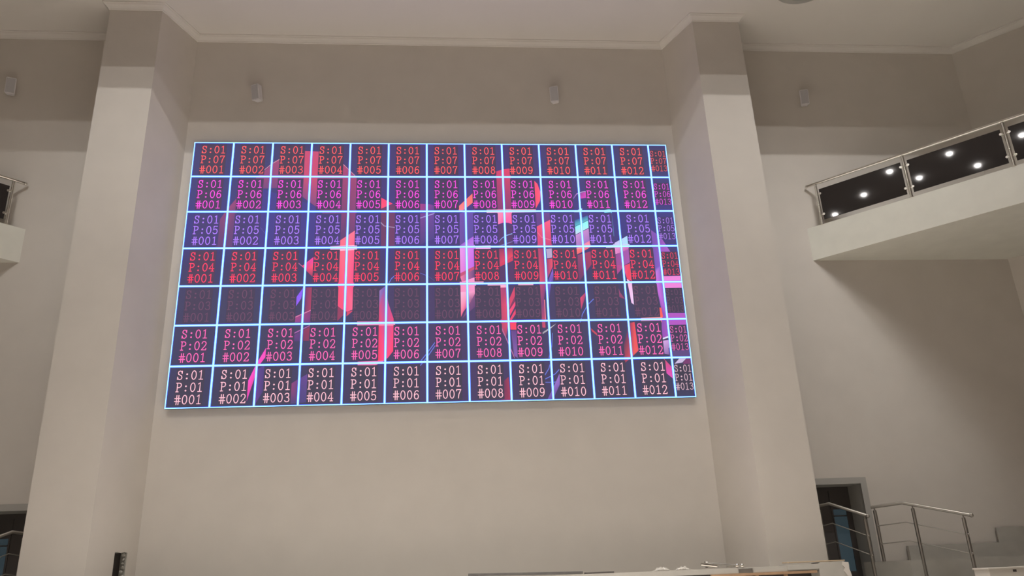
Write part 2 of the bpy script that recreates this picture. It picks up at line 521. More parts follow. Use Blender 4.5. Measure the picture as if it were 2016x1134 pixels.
# ------------------------------------------------------------------ LED video wall
CELL = 0.96
SCR_TOP, SCR_L, SCR_Y = 12.160, -6.0, -0.12
ART = [
    [(0.751, 2.854, 98, 66, 122), (0.763, 2.175, 120, 68, 120), (0.95, 1.837, 150, 72, 122), (1.143, 1.549, 150, 70, 125), (1.598, 0.948, 150, 70, 125), (2.109, 0.447, 165, 72, 120), (2.708, 0.226, 205, 78, 118), (3.212, 0.253, 205, 78, 118), (3.665, 0.584, 175, 70, 115), (4.016, 0.985, 160, 70, 120), (4.044, 1.966, 140, 68, 125), (4.038, 2.646, 110, 66, 118), (3.677, 2.711, 90, 64, 115), (3.639, 2.347, 120, 66, 120), (3.286, 2.033, 130, 68, 122), (3.055, 1.785, 135, 70, 125), (2.724, 1.521, 140, 70, 125), (2.122, 1.27, 125, 70, 125), (1.743, 1.285, 120, 70, 125), (1.318, 1.618, 120, 68, 122), (1.164, 1.96, 115, 68, 122), (1.175, 2.856, 98, 66, 122)],
    [(2.71, 0.255, 205, 78, 118), (3.074, 0.268, 205, 78, 118), (3.067, 0.958, 205, 78, 118), (2.732, 0.945, 205, 78, 118)],
    [(2.732, 0.945, 205, 78, 118), (3.067, 0.958, 205, 78, 118), (3.053, 1.743, 140, 75, 130), (2.723, 1.493, 140, 75, 130)],
    [(1.734, 0.777, 215, 150, 170), (1.919, 0.591, 215, 150, 170), (1.92, 0.613, 215, 150, 170), (1.735, 0.799, 215, 150, 170)],
    [(1.919, 0.591, 215, 150, 170), (2.109, 0.454, 215, 150, 170), (2.11, 0.475, 215, 150, 170), (1.92, 0.613, 215, 150, 170)],
    [(3.665, 0.584, 215, 150, 170), (4.015, 0.956, 215, 150, 170), (4.016, 0.978, 215, 150, 170), (3.666, 0.606, 215, 150, 170)],
    [(1.744, 1.299, 70, 62, 140), (3.029, 1.757, 70, 62, 140), (3.32, 2.856, 70, 62, 140), (1.233, 2.844, 70, 62, 140)],
    [(3.659, 2.698, 255, 115, 140), (4.032, 2.416, 255, 120, 150), (4.03, 2.78, 255, 95, 140), (4.036, 3.83, 250, 80, 140), (4.043, 4.454, 255, 110, 150), (3.892, 4.509, 255, 95, 140), (3.773, 4.45, 245, 80, 125), (3.664, 4.361, 250, 80, 125), (3.659, 3.568, 255, 85, 120)],
    [(3.658, 4.361, 150, 65, 100), (3.773, 4.457, 150, 65, 100), (3.892, 4.509, 150, 65, 100), (3.677, 4.737, 150, 65, 100)],
    [(3.892, 4.509, 215, 75, 110), (4.044, 4.479, 215, 75, 110), (3.884, 4.627, 215, 75, 110)],
    [(2.693, 3.241, 190, 110, 160), (2.83, 3.366, 190, 110, 160), (2.831, 3.392, 190, 110, 160), (2.694, 3.267, 190, 110, 160)],
    [(2.799, 3.352, 255, 75, 125), (3.079, 3.099, 245, 70, 175), (3.067, 3.368, 255, 85, 120), (3.068, 3.64, 140, 66, 100)],
    [(3.44, 2.843, 255, 190, 220), (4.079, 2.807, 255, 190, 220), (4.083, 2.94, 255, 190, 220), (3.445, 2.976, 255, 190, 220)],
    [(4.624, 4.003, 160, 125, 190), (4.777, 3.876, 120, 95, 180), (4.849, 4.312, 200, 80, 150), (4.979, 4.705, 235, 75, 120), (4.995, 5.103, 255, 75, 125), (4.988, 5.471, 255, 70, 110), (4.863, 5.638, 255, 75, 130), (4.771, 5.721, 255, 85, 150), (4.621, 5.731, 255, 60, 100), (4.619, 4.974, 255, 60, 100), (4.633, 4.499, 225, 80, 125), (4.628, 4.221, 150, 115, 185)],
    [(4.134, 4.756, 255, 150, 180), (5.015, 4.768, 255, 150, 180), (5.016, 4.868, 255, 150, 180), (4.136, 4.855, 255, 150, 180)],
    [(4.172, 5.722, 255, 130, 170), (4.783, 5.709, 255, 130, 170), (4.588, 5.814, 255, 130, 170), (4.174, 5.806, 255, 130, 170)],
    [(4.628, 1.535, 255, 75, 125), (4.917, 1.703, 255, 70, 115), (4.634, 1.842, 255, 90, 125)],
    [(4.634, 1.842, 112, 62, 105), (4.918, 1.717, 112, 62, 105), (4.992, 1.731, 112, 62, 105), (5.005, 2.853, 112, 62, 105), (4.651, 2.85, 112, 62, 105)],
    [(5.592, 1.704, 170, 62, 140), (5.818, 1.718, 140, 66, 150), (5.956, 1.76, 95, 70, 150), (5.942, 1.9, 90, 70, 150), (5.592, 1.899, 165, 66, 140)],
    [(5.58, 1.969, 125, 72, 150), (5.955, 1.942, 110, 72, 160), (5.938, 2.655, 80, 68, 140), (5.581, 2.816, 85, 66, 130)],
    [(5.568, 2.093, 165, 150, 215), (5.955, 1.956, 165, 150, 215), (5.955, 1.983, 165, 150, 215), (5.568, 2.121, 165, 150, 215)],
    [(4.627, 2.187, 165, 140, 180), (4.728, 2.297, 165, 140, 180), (4.716, 2.324, 165, 140, 180), (4.616, 2.214, 165, 140, 180)],
    [(4.728, 2.297, 165, 140, 180), (4.999, 2.345, 165, 140, 180), (5, 2.366, 165, 140, 180), (4.728, 2.324, 165, 140, 180)],
    [(6.547, 1.775, 255, 130, 130), (6.91, 1.408, 255, 115, 115), (6.917, 1.663, 255, 120, 115), (6.659, 1.887, 250, 130, 150), (6.545, 1.929, 255, 140, 150)],
    [(6.569, 1.971, 120, 85, 180), (6.95, 1.86, 105, 80, 170), (6.92, 2.606, 85, 75, 160), (6.555, 2.821, 110, 80, 160)],
    [(6.555, 2.835, 150, 95, 200), (6.921, 2.579, 185, 110, 235), (6.926, 2.904, 200, 130, 240), (6.554, 2.916, 215, 150, 235)],
    [(6.554, 2.916, 240, 160, 240), (6.926, 2.904, 205, 115, 240), (6.927, 3.373, 190, 105, 235), (6.741, 3.49, 215, 115, 225), (6.555, 3.568, 235, 130, 215)],
    [(6.555, 3.568, 200, 85, 125), (6.927, 3.373, 200, 85, 125), (6.926, 3.452, 200, 85, 125), (6.554, 3.66, 200, 85, 125)],
    [(6.554, 3.66, 250, 130, 170), (6.926, 3.452, 95, 70, 130), (6.921, 3.663, 90, 66, 125), (6.6, 3.817, 235, 120, 180)],
    [(6.552, 3.804, 250, 150, 200), (6.933, 3.663, 255, 160, 215), (6.923, 4.08, 245, 150, 200), (6.547, 4.076, 250, 150, 195)],
    [(6.547, 4.05, 255, 190, 225), (6.924, 4.042, 250, 150, 195), (6.822, 4.273, 140, 85, 130), (6.611, 4.551, 240, 100, 150), (6.536, 4.727, 245, 100, 130)],
    [(6.924, 4.042, 130, 85, 130), (6.903, 4.414, 105, 70, 120), (6.584, 4.715, 120, 75, 125)],
    [(7.504, 0.802, 200, 66, 115), (7.661, 0.744, 230, 72, 110), (7.818, 0.714, 225, 70, 110), (7.87, 0.714, 225, 70, 110), (7.887, 0.961, 215, 70, 110), (7.499, 0.962, 200, 66, 112)],
    [(7.511, 0.977, 190, 66, 112), (7.873, 0.976, 205, 70, 112), (7.876, 1.875, 140, 62, 115), (7.495, 1.875, 135, 62, 120)],
    [(7.506, 1.931, 255, 150, 190), (7.874, 1.931, 255, 120, 175), (7.861, 2.266, 255, 90, 150), (7.761, 2.231, 255, 100, 170), (7.635, 2.231, 255, 95, 165), (7.507, 2.279, 255, 130, 190)],
    [(7.241, 1.874, 255, 185, 205), (8.479, 1.848, 255, 185, 205), (8.474, 1.946, 255, 185, 205), (7.239, 1.958, 255, 185, 205)],
    [(7.506, 2.306, 88, 60, 112), (7.634, 2.251, 88, 60, 112), (7.76, 2.252, 88, 60, 112), (7.873, 2.294, 88, 60, 112), (7.862, 2.883, 88, 60, 112), (7.499, 2.881, 88, 60, 112)],
    [(7.504, 2.745, 140, 170, 235), (7.595, 2.636, 140, 170, 235), (7.594, 2.661, 140, 170, 235), (7.503, 2.77, 140, 170, 235)],
    [(7.595, 2.636, 140, 170, 235), (7.698, 2.569, 140, 170, 235), (7.697, 2.593, 140, 170, 235), (7.594, 2.661, 140, 170, 235)],
    [(7.698, 2.569, 140, 170, 235), (7.864, 2.514, 140, 170, 235), (7.863, 2.539, 140, 170, 235), (7.697, 2.593, 140, 170, 235)],
    [(7.5, 2.854, 130, 120, 190), (7.855, 2.733, 130, 120, 190), (7.854, 2.754, 130, 120, 190), (7.499, 2.881, 130, 120, 190)],
    [(6.94, 2.85, 250, 170, 235), (7.313, 2.839, 250, 170, 235), (7.311, 2.934, 250, 170, 235), (6.937, 2.945, 250, 170, 235)],
    [(7.498, 2.935, 150, 62, 105), (7.848, 2.91, 150, 60, 100), (7.852, 3.139, 240, 75, 100), (7.496, 3.364, 215, 70, 110)],
    [(7.496, 3.338, 215, 66, 100), (7.851, 3.153, 215, 66, 100), (7.847, 3.247, 215, 66, 100), (7.494, 3.417, 215, 66, 100)],
    [(7.494, 3.417, 88, 58, 105), (7.847, 3.247, 88, 58, 105), (7.849, 3.817, 88, 58, 105), (7.492, 3.826, 88, 58, 105)],
    [(8.454, 1.033, 255, 80, 115), (8.552, 1.148, 255, 85, 125), (8.623, 1.407, 255, 95, 130), (8.592, 1.636, 255, 95, 125), (8.451, 1.89, 255, 80, 115)],
    [(8.447, 1.96, 105, 72, 145), (8.832, 1.961, 115, 75, 145), (8.821, 2.144, 105, 70, 135), (8.453, 2.351, 100, 68, 140)],
    [(8.453, 2.351, 245, 85, 125), (8.834, 2.144, 255, 100, 140), (8.83, 2.67, 225, 75, 125), (8.832, 2.862, 190, 66, 118), (8.466, 2.859, 215, 75, 125)],
    [(8.473, 2.462, 240, 120, 150), (8.579, 2.614, 240, 120, 150), (8.816, 2.697, 240, 120, 150), (8.814, 2.718, 240, 120, 150), (8.578, 2.641, 240, 120, 150), (8.472, 2.489, 240, 120, 150)],
    [(8.462, 2.927, 200, 70, 110), (8.651, 2.928, 115, 70, 130), (8.671, 3.48, 110, 66, 125), (8.665, 3.825, 185, 70, 115), (8.467, 3.823, 225, 85, 115)],
    [(8.676, 2.942, 185, 168, 205), (8.828, 2.93, 185, 168, 205), (8.833, 3.173, 185, 168, 205), (8.687, 3.193, 185, 168, 205)],
    [(8.673, 3.213, 150, 66, 110), (8.825, 3.2, 235, 85, 110), (8.812, 3.415, 240, 85, 115), (8.657, 3.746, 150, 70, 130)],
    [(8.665, 3.825, 110, 85, 185), (8.837, 3.415, 150, 110, 225), (8.801, 3.826, 85, 70, 150)],
    [(9.424, 1.565, 95, 75, 150), (9.538, 1.421, 215, 140, 210), (9.549, 1.443, 160, 110, 200), (9.435, 1.593, 160, 110, 200)],
    [(9.538, 1.421, 200, 160, 220), (9.672, 1.371, 200, 160, 220), (9.791, 1.349, 200, 160, 220), (9.789, 1.371, 200, 160, 220), (9.67, 1.392, 200, 160, 220), (9.549, 1.443, 200, 160, 220)],
    [(9.616, 1.421, 150, 66, 150), (9.789, 1.371, 220, 75, 195), (9.797, 1.536, 225, 75, 200), (9.632, 1.565, 215, 66, 180)],
    [(9.435, 2.173, 62, 90, 160), (9.78, 2.034, 72, 105, 170), (9.784, 2.16, 95, 190, 205), (9.424, 2.341, 95, 190, 210)],
    [(9.423, 2.355, 140, 245, 250), (9.783, 2.174, 150, 250, 250), (9.788, 2.37, 170, 250, 250), (9.434, 2.563, 205, 215, 245)],
    [(9.434, 2.577, 205, 150, 220), (9.793, 2.384, 200, 140, 205), (9.78, 2.73, 165, 115, 195), (9.435, 2.933, 170, 120, 195)],
    [(9.422, 2.933, 240, 150, 190), (9.78, 2.73, 245, 130, 170), (9.793, 2.894, 255, 160, 170), (9.432, 2.974, 255, 150, 160)],
    [(9.433, 2.961, 255, 130, 130), (9.793, 2.894, 255, 120, 130), (9.62, 3.003, 240, 90, 110), (9.436, 3.096, 250, 110, 115)],
    [(9.448, 3.11, 150, 70, 115), (9.784, 3.017, 170, 66, 105), (9.784, 3.356, 165, 62, 100), (9.424, 3.832, 95, 60, 105)],
    [(9.599, 1.85, 190, 240, 250), (9.651, 1.843, 190, 240, 250), (9.644, 1.949, 190, 240, 250), (9.437, 1.948, 190, 240, 250)],
    [(10.374, 1.908, 110, 190, 235), (10.398, 1.922, 110, 190, 235), (10.403, 2.33, 110, 190, 235), (10.404, 2.623, 110, 190, 235), (10.385, 2.539, 110, 190, 235), (10.383, 2.26, 110, 190, 235)],
    [(10.193, 1.893, 120, 220, 240), (10.378, 1.851, 120, 220, 240), (10.396, 1.95, 120, 220, 240), (10.213, 1.964, 120, 220, 240)],
    [(10.362, 2.815, 215, 190, 250), (10.755, 2.59, 175, 225, 255), (10.755, 2.873, 170, 235, 255), (10.367, 2.912, 200, 200, 255)],
    [(10.179, 2.856, 215, 215, 255), (10.785, 2.818, 215, 215, 255), (10.725, 2.914, 215, 215, 255), (10.174, 2.924, 215, 215, 255)],
    [(10.378, 2.925, 240, 150, 215), (10.752, 2.9, 225, 140, 205), (10.759, 2.969, 185, 85, 160), (10.389, 3.103, 235, 140, 205)],
    [(10.387, 3.117, 150, 75, 150), (10.561, 3.036, 165, 85, 165), (10.76, 2.955, 165, 90, 180), (10.753, 3.309, 170, 90, 180), (10.579, 3.402, 170, 85, 165)],
    [(10.387, 3.117, 160, 80, 155), (10.579, 3.402, 160, 80, 155), (10.39, 3.387, 160, 80, 155)],
    [(10.39, 3.387, 180, 75, 145), (10.592, 3.403, 190, 80, 150), (10.387, 3.642, 170, 75, 145)],
    [(10.592, 3.403, 225, 75, 130), (10.75, 3.336, 240, 75, 100), (10.745, 3.806, 245, 80, 110), (10.635, 3.765, 245, 70, 100), (10.589, 3.577, 240, 85, 130)],
    [(10.624, 3.751, 255, 190, 235), (10.741, 3.846, 250, 190, 240), (10.75, 4.163, 245, 185, 240), (10.755, 4.437, 235, 215, 250), (10.68, 4.371, 245, 190, 240)],
    [(10.38, 3.935, 150, 75, 115), (10.428, 4.106, 155, 78, 120), (10.532, 4.278, 155, 70, 110), (10.369, 4.211, 140, 70, 110)],
    [(11.34, 2.432, 140, 85, 175), (11.496, 2.558, 130, 80, 185), (11.635, 2.726, 165, 90, 190), (11.794, 3.044, 175, 95, 200), (11.536, 3.042, 165, 90, 200), (11.498, 3.639, 120, 85, 185), (11.344, 3.651, 110, 90, 185), (11.338, 2.959, 110, 85, 175)],
    [(11.334, 3.503, 110, 95, 190), (11.54, 3.37, 125, 100, 200), (11.529, 3.706, 215, 115, 235), (11.545, 4.04, 225, 115, 235), (11.531, 4.629, 195, 95, 215), (11.523, 5.269, 170, 85, 190), (11.336, 5.279, 150, 80, 180), (11.4, 4.562, 140, 85, 180), (11.348, 3.984, 215, 110, 235), (11.345, 3.638, 215, 130, 230)],
    [(11.518, 3.693, 240, 135, 220), (11.992, 3.684, 240, 135, 220), (11.981, 4.004, 240, 135, 220), (11.536, 4, 240, 135, 220)],
    [(11.517, 4.642, 180, 90, 195), (11.982, 4.648, 180, 90, 195), (11.997, 4.945, 180, 90, 195), (11.533, 4.951, 180, 90, 195)],
    [(11.319, 4.496, 255, 95, 80), (11.406, 4.51, 255, 95, 85), (11.421, 4.718, 255, 90, 80), (11.366, 4.885, 255, 110, 110)],
    [(10.88, 4.762, 255, 160, 150), (11.393, 4.743, 255, 160, 150), (11.384, 4.833, 255, 160, 150), (10.872, 4.839, 255, 160, 150)],
    [(10.57, 4.886, 100, 58, 95), (10.709, 4.862, 240, 80, 95), (10.74, 5.571, 245, 85, 95), (10.646, 5.656, 240, 95, 95), (10.382, 5.874, 170, 62, 90), (10.361, 5.564, 110, 60, 92)],
    [(11.336, 5.279, 232, 232, 255), (11.516, 5.219, 232, 232, 255), (11.512, 5.263, 232, 232, 255), (11.345, 5.311, 232, 232, 255)],
    [(11.342, 5.342, 215, 170, 230), (11.53, 5.32, 205, 155, 220), (11.526, 5.697, 120, 90, 150), (11.333, 5.656, 165, 120, 190)],
    [(11.332, 5.78, 215, 80, 110), (11.494, 5.981, 215, 80, 150), (11.521, 6.289, 225, 90, 190), (11.333, 6.114, 225, 85, 180)],
    [(11.576, 5.909, 205, 188, 225), (11.7, 5.787, 205, 188, 225), (11.873, 5.784, 205, 188, 225), (11.762, 5.887, 205, 188, 225)],
    [(11.86, 5.79, 120, 58, 110), (12.009, 5.78, 120, 58, 110), (12.017, 5.917, 120, 58, 110), (11.772, 5.912, 120, 58, 110)],
    [(11.471, 5.521, 95, 75, 130), (11.993, 5.504, 95, 75, 130), (11.989, 5.742, 95, 75, 130), (11.47, 5.758, 95, 75, 130)],
    [(7.503, 3.866, 185, 70, 125), (7.676, 3.841, 160, 68, 120), (7.668, 4.386, 225, 80, 115), (7.661, 4.894, 215, 78, 112), (7.601, 5.219, 150, 70, 110), (7.489, 4.992, 190, 75, 115), (7.498, 4.384, 200, 70, 110)],
    [(7.723, 4.232, 215, 75, 112), (7.871, 3.895, 215, 75, 112), (7.873, 4.13, 215, 75, 112), (7.714, 4.463, 215, 75, 112)],
    [(7.712, 4.514, 245, 80, 125), (7.867, 4.285, 245, 80, 125), (7.862, 4.401, 245, 80, 125), (7.718, 4.667, 245, 80, 125)],
    [(7.715, 4.743, 235, 75, 115), (7.859, 4.491, 235, 75, 115), (7.866, 4.606, 235, 75, 115), (7.724, 4.82, 235, 75, 115)],
    [(7.714, 4.463, 130, 62, 100), (7.873, 4.143, 130, 62, 100), (7.868, 4.272, 130, 62, 100), (7.712, 4.502, 130, 62, 100)],
    [(7.712, 4.819, 250, 75, 105), (7.869, 4.822, 250, 75, 105), (7.861, 5.011, 250, 75, 105), (7.717, 5.008, 250, 75, 105)],
    [(7.728, 5.034, 105, 72, 140), (7.873, 5.023, 100, 70, 135), (7.88, 5.717, 140, 100, 180), (7.776, 5.642, 130, 95, 170)],
    [(7.491, 4.942, 190, 110, 160), (7.515, 4.943, 190, 110, 160), (7.776, 5.642, 190, 110, 160), (7.796, 5.728, 190, 110, 160), (7.763, 5.666, 190, 110, 160)],
    [(8.464, 3.875, 190, 75, 115), (8.625, 3.864, 150, 70, 130), (8.554, 4.267, 125, 70, 130), (8.553, 4.971, 215, 80, 110), (8.48, 4.969, 200, 78, 112), (8.455, 4.524, 130, 70, 115)],
    [(8.554, 4.267, 250, 130, 150), (8.573, 4.268, 250, 130, 150), (8.575, 4.781, 250, 130, 150), (8.557, 4.781, 250, 130, 150)],
    [(8.648, 3.903, 100, 85, 185), (8.77, 3.72, 130, 105, 215), (8.677, 4.269, 85, 70, 150)],
    [(8.461, 5.095, 150, 145, 160), (8.814, 4.873, 205, 200, 205), (8.66, 5.01, 200, 195, 200), (8.472, 5.133, 170, 165, 170)],
    [(8.467, 6.118, 110, 125, 225), (8.571, 5.962, 110, 125, 225), (8.584, 5.977, 110, 125, 225), (8.48, 6.133, 110, 125, 225)],
    [(8.571, 5.962, 110, 125, 225), (8.6, 5.865, 110, 125, 225), (8.614, 5.88, 110, 125, 225), (8.584, 5.977, 110, 125, 225)],
    [(8.462, 6.214, 110, 125, 225), (8.706, 6.098, 110, 125, 225), (8.719, 6.113, 110, 125, 225), (8.475, 6.229, 110, 125, 225)],
    [(8.706, 6.098, 110, 125, 225), (8.82, 5.979, 110, 125, 225), (8.834, 5.994, 110, 125, 225), (8.719, 6.113, 110, 125, 225)],
    [(8.458, 6.286, 110, 125, 225), (8.671, 6.291, 110, 125, 225), (8.684, 6.306, 110, 125, 225), (8.471, 6.301, 110, 125, 225)],
    [(8.671, 6.291, 110, 125, 225), (8.816, 6.258, 110, 125, 225), (8.829, 6.272, 110, 125, 225), (8.684, 6.306, 110, 125, 225)],
    [(8.584, 5.718, 110, 125, 225), (8.674, 5.411, 110, 125, 225), (8.687, 5.426, 110, 125, 225), (8.598, 5.733, 110, 125, 225)],
    [(8.674, 5.411, 110, 125, 225), (8.704, 5.099, 110, 125, 225), (8.717, 5.114, 110, 125, 225), (8.687, 5.426, 110, 125, 225)],
    [(9.361, 4.919, 110, 125, 225), (9.454, 4.64, 110, 125, 225), (9.468, 4.655, 110, 125, 225), (9.374, 4.935, 110, 125, 225)],
    [(9.454, 4.64, 110, 125, 225), (9.594, 4.41, 110, 125, 225), (9.608, 4.425, 110, 125, 225), (9.468, 4.655, 110, 125, 225)],
    [(9.594, 4.41, 110, 125, 225), (9.754, 4.256, 110, 125, 225), (9.768, 4.272, 110, 125, 225), (9.608, 4.425, 110, 125, 225)],
    [(4.848, 3.8, 110, 125, 225), (4.906, 3.683, 110, 125, 225), (4.921, 3.699, 110, 125, 225), (4.862, 3.815, 110, 125, 225)],
    [(4.906, 3.683, 110, 125, 225), (5.001, 3.593, 110, 125, 225), (5.016, 3.609, 110, 125, 225), (4.921, 3.699, 110, 125, 225)],
    [(5.581, 3.546, 110, 125, 225), (5.775, 3.626, 110, 125, 225), (5.79, 3.642, 110, 125, 225), (5.596, 3.562, 110, 125, 225)],
    [(5.775, 3.626, 110, 125, 225), (5.945, 3.759, 110, 125, 225), (5.959, 3.774, 110, 125, 225), (5.79, 3.642, 110, 125, 225)],
    [(5.595, 5.736, 110, 125, 225), (5.747, 5.545, 110, 125, 225), (5.761, 5.56, 110, 125, 225), (5.609, 5.751, 110, 125, 225)],
    [(5.747, 5.545, 110, 125, 225), (5.948, 5.267, 110, 125, 225), (5.962, 5.282, 110, 125, 225), (5.761, 5.56, 110, 125, 225)],
    [(5.595, 5.833, 110, 125, 225), (5.782, 5.594, 110, 125, 225), (5.796, 5.609, 110, 125, 225), (5.609, 5.848, 110, 125, 225)],
    [(5.782, 5.594, 110, 125, 225), (5.959, 5.328, 110, 125, 225), (5.973, 5.343, 110, 125, 225), (5.796, 5.609, 110, 125, 225)],
    [(1.754, 2.327, 150, 130, 190), (1.886, 2.502, 150, 130, 190), (1.901, 2.518, 150, 130, 190), (1.77, 2.343, 150, 130, 190)],
    [(1.886, 2.502, 150, 130, 190), (2.116, 2.743, 150, 130, 190), (2.132, 2.759, 150, 130, 190), (1.901, 2.518, 150, 130, 190)],
    [(8.826, 6.077, 165, 120, 205), (8.81, 6.354, 135, 100, 185), (8.623, 6.719, 90, 72, 140), (8.494, 6.716, 110, 85, 165), (8.691, 6.351, 150, 112, 200)],
    [(7.492, 6.267, 95, 55, 95), (7.626, 6.149, 165, 60, 90), (7.663, 6.709, 170, 60, 90), (7.43, 6.704, 110, 56, 95)],
    [(9.419, 4.252, 235, 80, 120), (9.621, 4.045, 150, 66, 110), (9.407, 4.613, 200, 75, 120)],
    [(9.637, 4.999, 200, 75, 95), (9.785, 5.141, 200, 75, 95), (9.804, 5.217, 200, 75, 95), (9.656, 5.076, 200, 75, 95)],
    [(2.109, 5.337, 255, 85, 200), (2.107, 5.565, 255, 80, 190), (1.928, 5.835, 250, 75, 185), (1.88, 6.104, 240, 75, 170), (1.751, 6.611, 215, 70, 180), (1.725, 6.415, 250, 75, 185), (1.739, 6.16, 255, 85, 205), (1.91, 5.728, 255, 80, 200)],
    [(1.931, 5.87, 95, 70, 145), (2.091, 5.755, 80, 66, 130), (2.099, 6.365, 75, 62, 120), (1.933, 6.684, 110, 66, 145)],
    [(2.717, 4.362, 150, 95, 250), (2.706, 4.147, 145, 90, 250), (2.857, 3.895, 140, 95, 250), (2.824, 4.174, 150, 100, 245)],
    [(2.904, 3.895, 110, 60, 110), (3.057, 3.897, 165, 66, 100), (3.071, 4.454, 175, 66, 100), (2.924, 4.54, 120, 62, 110)],
    [(2.697, 4.624, 220, 120, 170), (3.071, 4.448, 220, 120, 170), (3.072, 4.473, 220, 120, 170), (2.698, 4.655, 220, 120, 170)],
    [(2.699, 4.661, 170, 75, 140), (3.072, 4.479, 140, 62, 120), (3.074, 4.753, 115, 62, 130), (2.704, 4.76, 140, 70, 145)],
    [(2.695, 5.012, 175, 100, 175), (3.054, 4.827, 175, 100, 175), (3.055, 4.852, 175, 100, 175), (2.696, 5.043, 175, 100, 175)],
    [(2.698, 5.067, 110, 66, 135), (2.91, 4.948, 95, 62, 125), (2.924, 5.217, 88, 62, 120), (2.706, 5.213, 80, 62, 120)],
    [(2.91, 4.948, 135, 60, 100), (3.056, 4.864, 150, 62, 95), (3.049, 5.207, 140, 60, 95), (2.923, 5.205, 125, 60, 95)],
    [(2.693, 6.215, 150, 70, 120), (2.889, 6.09, 95, 72, 140), (3.064, 5.987, 110, 75, 150), (3.074, 6.641, 80, 70, 130), (2.696, 6.667, 80, 68, 120)],
    [(7.209, 3.863, 255, 180, 210), (7.701, 3.841, 255, 180, 210), (7.697, 3.946, 255, 180, 210), (7.207, 3.954, 255, 180, 210)],
    [(6.54, 3.791, 255, 165, 200), (7.114, 3.783, 255, 165, 200), (7.112, 3.862, 255, 165, 200), (6.538, 3.869, 255, 165, 200)],
    [(7.947, 3.844, 250, 180, 190), (8.317, 3.834, 250, 180, 190), (8.314, 3.9, 250, 180, 190), (7.945, 3.896, 250, 180, 190)]]

GL = {}


def arc(cx, cy, rx, ry, a0=0, a1=360, n=18):
    return [(cx + rx * math.cos(math.radians(a0 + (a1 - a0) * i / n)), cy + ry * math.sin(math.radians(a0 + (a1 - a0) * i / n))) for i in range(n + 1)]


GL['0'] = [arc(.5, .5, .37, .5)]
GL['1'] = [[(.52, 0), (.52, 1), (.24, .86)], [(.22, 0), (.82, 0)]]
GL['2'] = [[(.15, .74), (.2, .9), (.34, .98), (.5, 1), (.7, .96), (.83, .82), (.82, .66), (.66, .46), (.13, 0), (.84, 0), (.87, .16)]]
GL['3'] = [[(.16, .84), (.3, .97), (.5, 1), (.72, .95), (.8, .77), (.72, .6), (.44, .54), (.74, .48), (.86, .27), (.77, .07), (.5, 0), (.26, .03), (.13, .16)]]
GL['4'] = [[(.66, 0), (.66, 1), (.1, .3), (.92, .3)], [(.44, 0), (.86, 0)]]
GL['5'] = [[(.82, 1), (.25, 1), (.2, .53), (.35, .62), (.55, .64), (.78, .54), (.86, .32), (.76, .08), (.48, 0), (.25, .03), (.13, .15)]]
GL['6'] = [[(.82, .9), (.66, .99), (.45, .96), (.25, .8), (.15, .5), (.16, .24), (.28, .05), (.5, 0), (.74, .06), (.85, .25), (.83, .42), (.7, .57), (.5, .61), (.3, .54), (.16, .36)]]
GL['7'] = [[(.15, .84), (.15, 1), (.86, 1), (.52, .45), (.44, 0)]]
GL['8'] = [arc(.5, .77, .28, .23), arc(.5, .27, .35, .27)]
GL['9'] = [[(1 - x, 1 - y) for x, y in GL['6'][0]]]
GL['S'] = [[(.8, .76), (.72, .93), (.5, 1), (.27, .94), (.18, .77), (.27, .61), (.5, .53), (.75, .43), (.85, .24), (.74, .06), (.5, 0), (.25, .06), (.15, .25)], [(.82, .7), (.82, .98)], [(.14, .3), (.14, .02)]]
GL['P'] = [[(.26, 0), (.26, 1)], [(.08, 1), (.55, 1), (.8, .94), (.9, .75), (.8, .56), (.55, .48), (.26, .48)], [(.08, 0), (.48, 0)]]
GL['#'] = [[(.33, -.05), (.35, 1.0)], [(.66, -.05), (.68, 1.0)], [(.04, .31), (.96, .31)], [(.04, .64), (.96, .64)]]
GL[':'] = []

TXT = {7: (255, 98, 102), 6: (250, 82, 242), 5: (188, 134, 255), 4: (255, 66, 106), 3: (112, 75, 104), 2: (255, 112, 196), 1: (246, 202, 218)}
BOX = {7: (74, 58, 84), 6: (74, 58, 92), 5: (70, 60, 116), 4: (80, 60, 88), 3: (72, 62, 88), 2: (72, 62, 92), 1: (68, 62, 82)}
NAMES = {7: 'red', 6: 'magenta', 5: 'violet', 4: 'crimson', 3: 'very dim', 2: 'pink', 1: 'pale pink'}


def bg(u, v):
    """backdrop of the test picture in sRGB; u along the width, v down, both in metres"""
    f = v / 6.72
    stops = [(0.0, (66, 62, 108)), (0.16, (66, 62, 118)), (0.36, (64, 60, 134)), (0.5, (66, 60, 104)), (0.64, (68, 66, 100)), (0.85, (66, 64, 98)), (1.0, (64, 62, 92))]
    for (a, ca), (b, cb) in zip(stops, stops[1:]):
        if f <= b:
            k = max(0, (f - a) / (b - a))
            c = [x + (y - x) * k for x, y in zip(ca, cb)]
            break
    else:
        c = stops[-1][1]
    w = max(0.0, 1 - abs(u - 6.6) / 4.5)
    return (c[0] + 10 * w, c[1] - 2 * w, c[2] + 6 * w)


def clip(poly, axis, lim, keep_less):
    res = []
    n = len(poly)
    for i in range(n):
        a, b = poly[i], poly[(i + 1) % n]
        ia = (a[axis] <= lim) if keep_less else (a[axis] >= lim)
        ib = (b[axis] <= lim) if keep_less else (b[axis] >= lim)
        if ia:
            res.append(a)
        if ia != ib:
            k = (lim - a[axis]) / (b[axis] - a[axis])
            res.append(tuple(x + (y - x) * k for x, y in zip(a, b)))
    return res


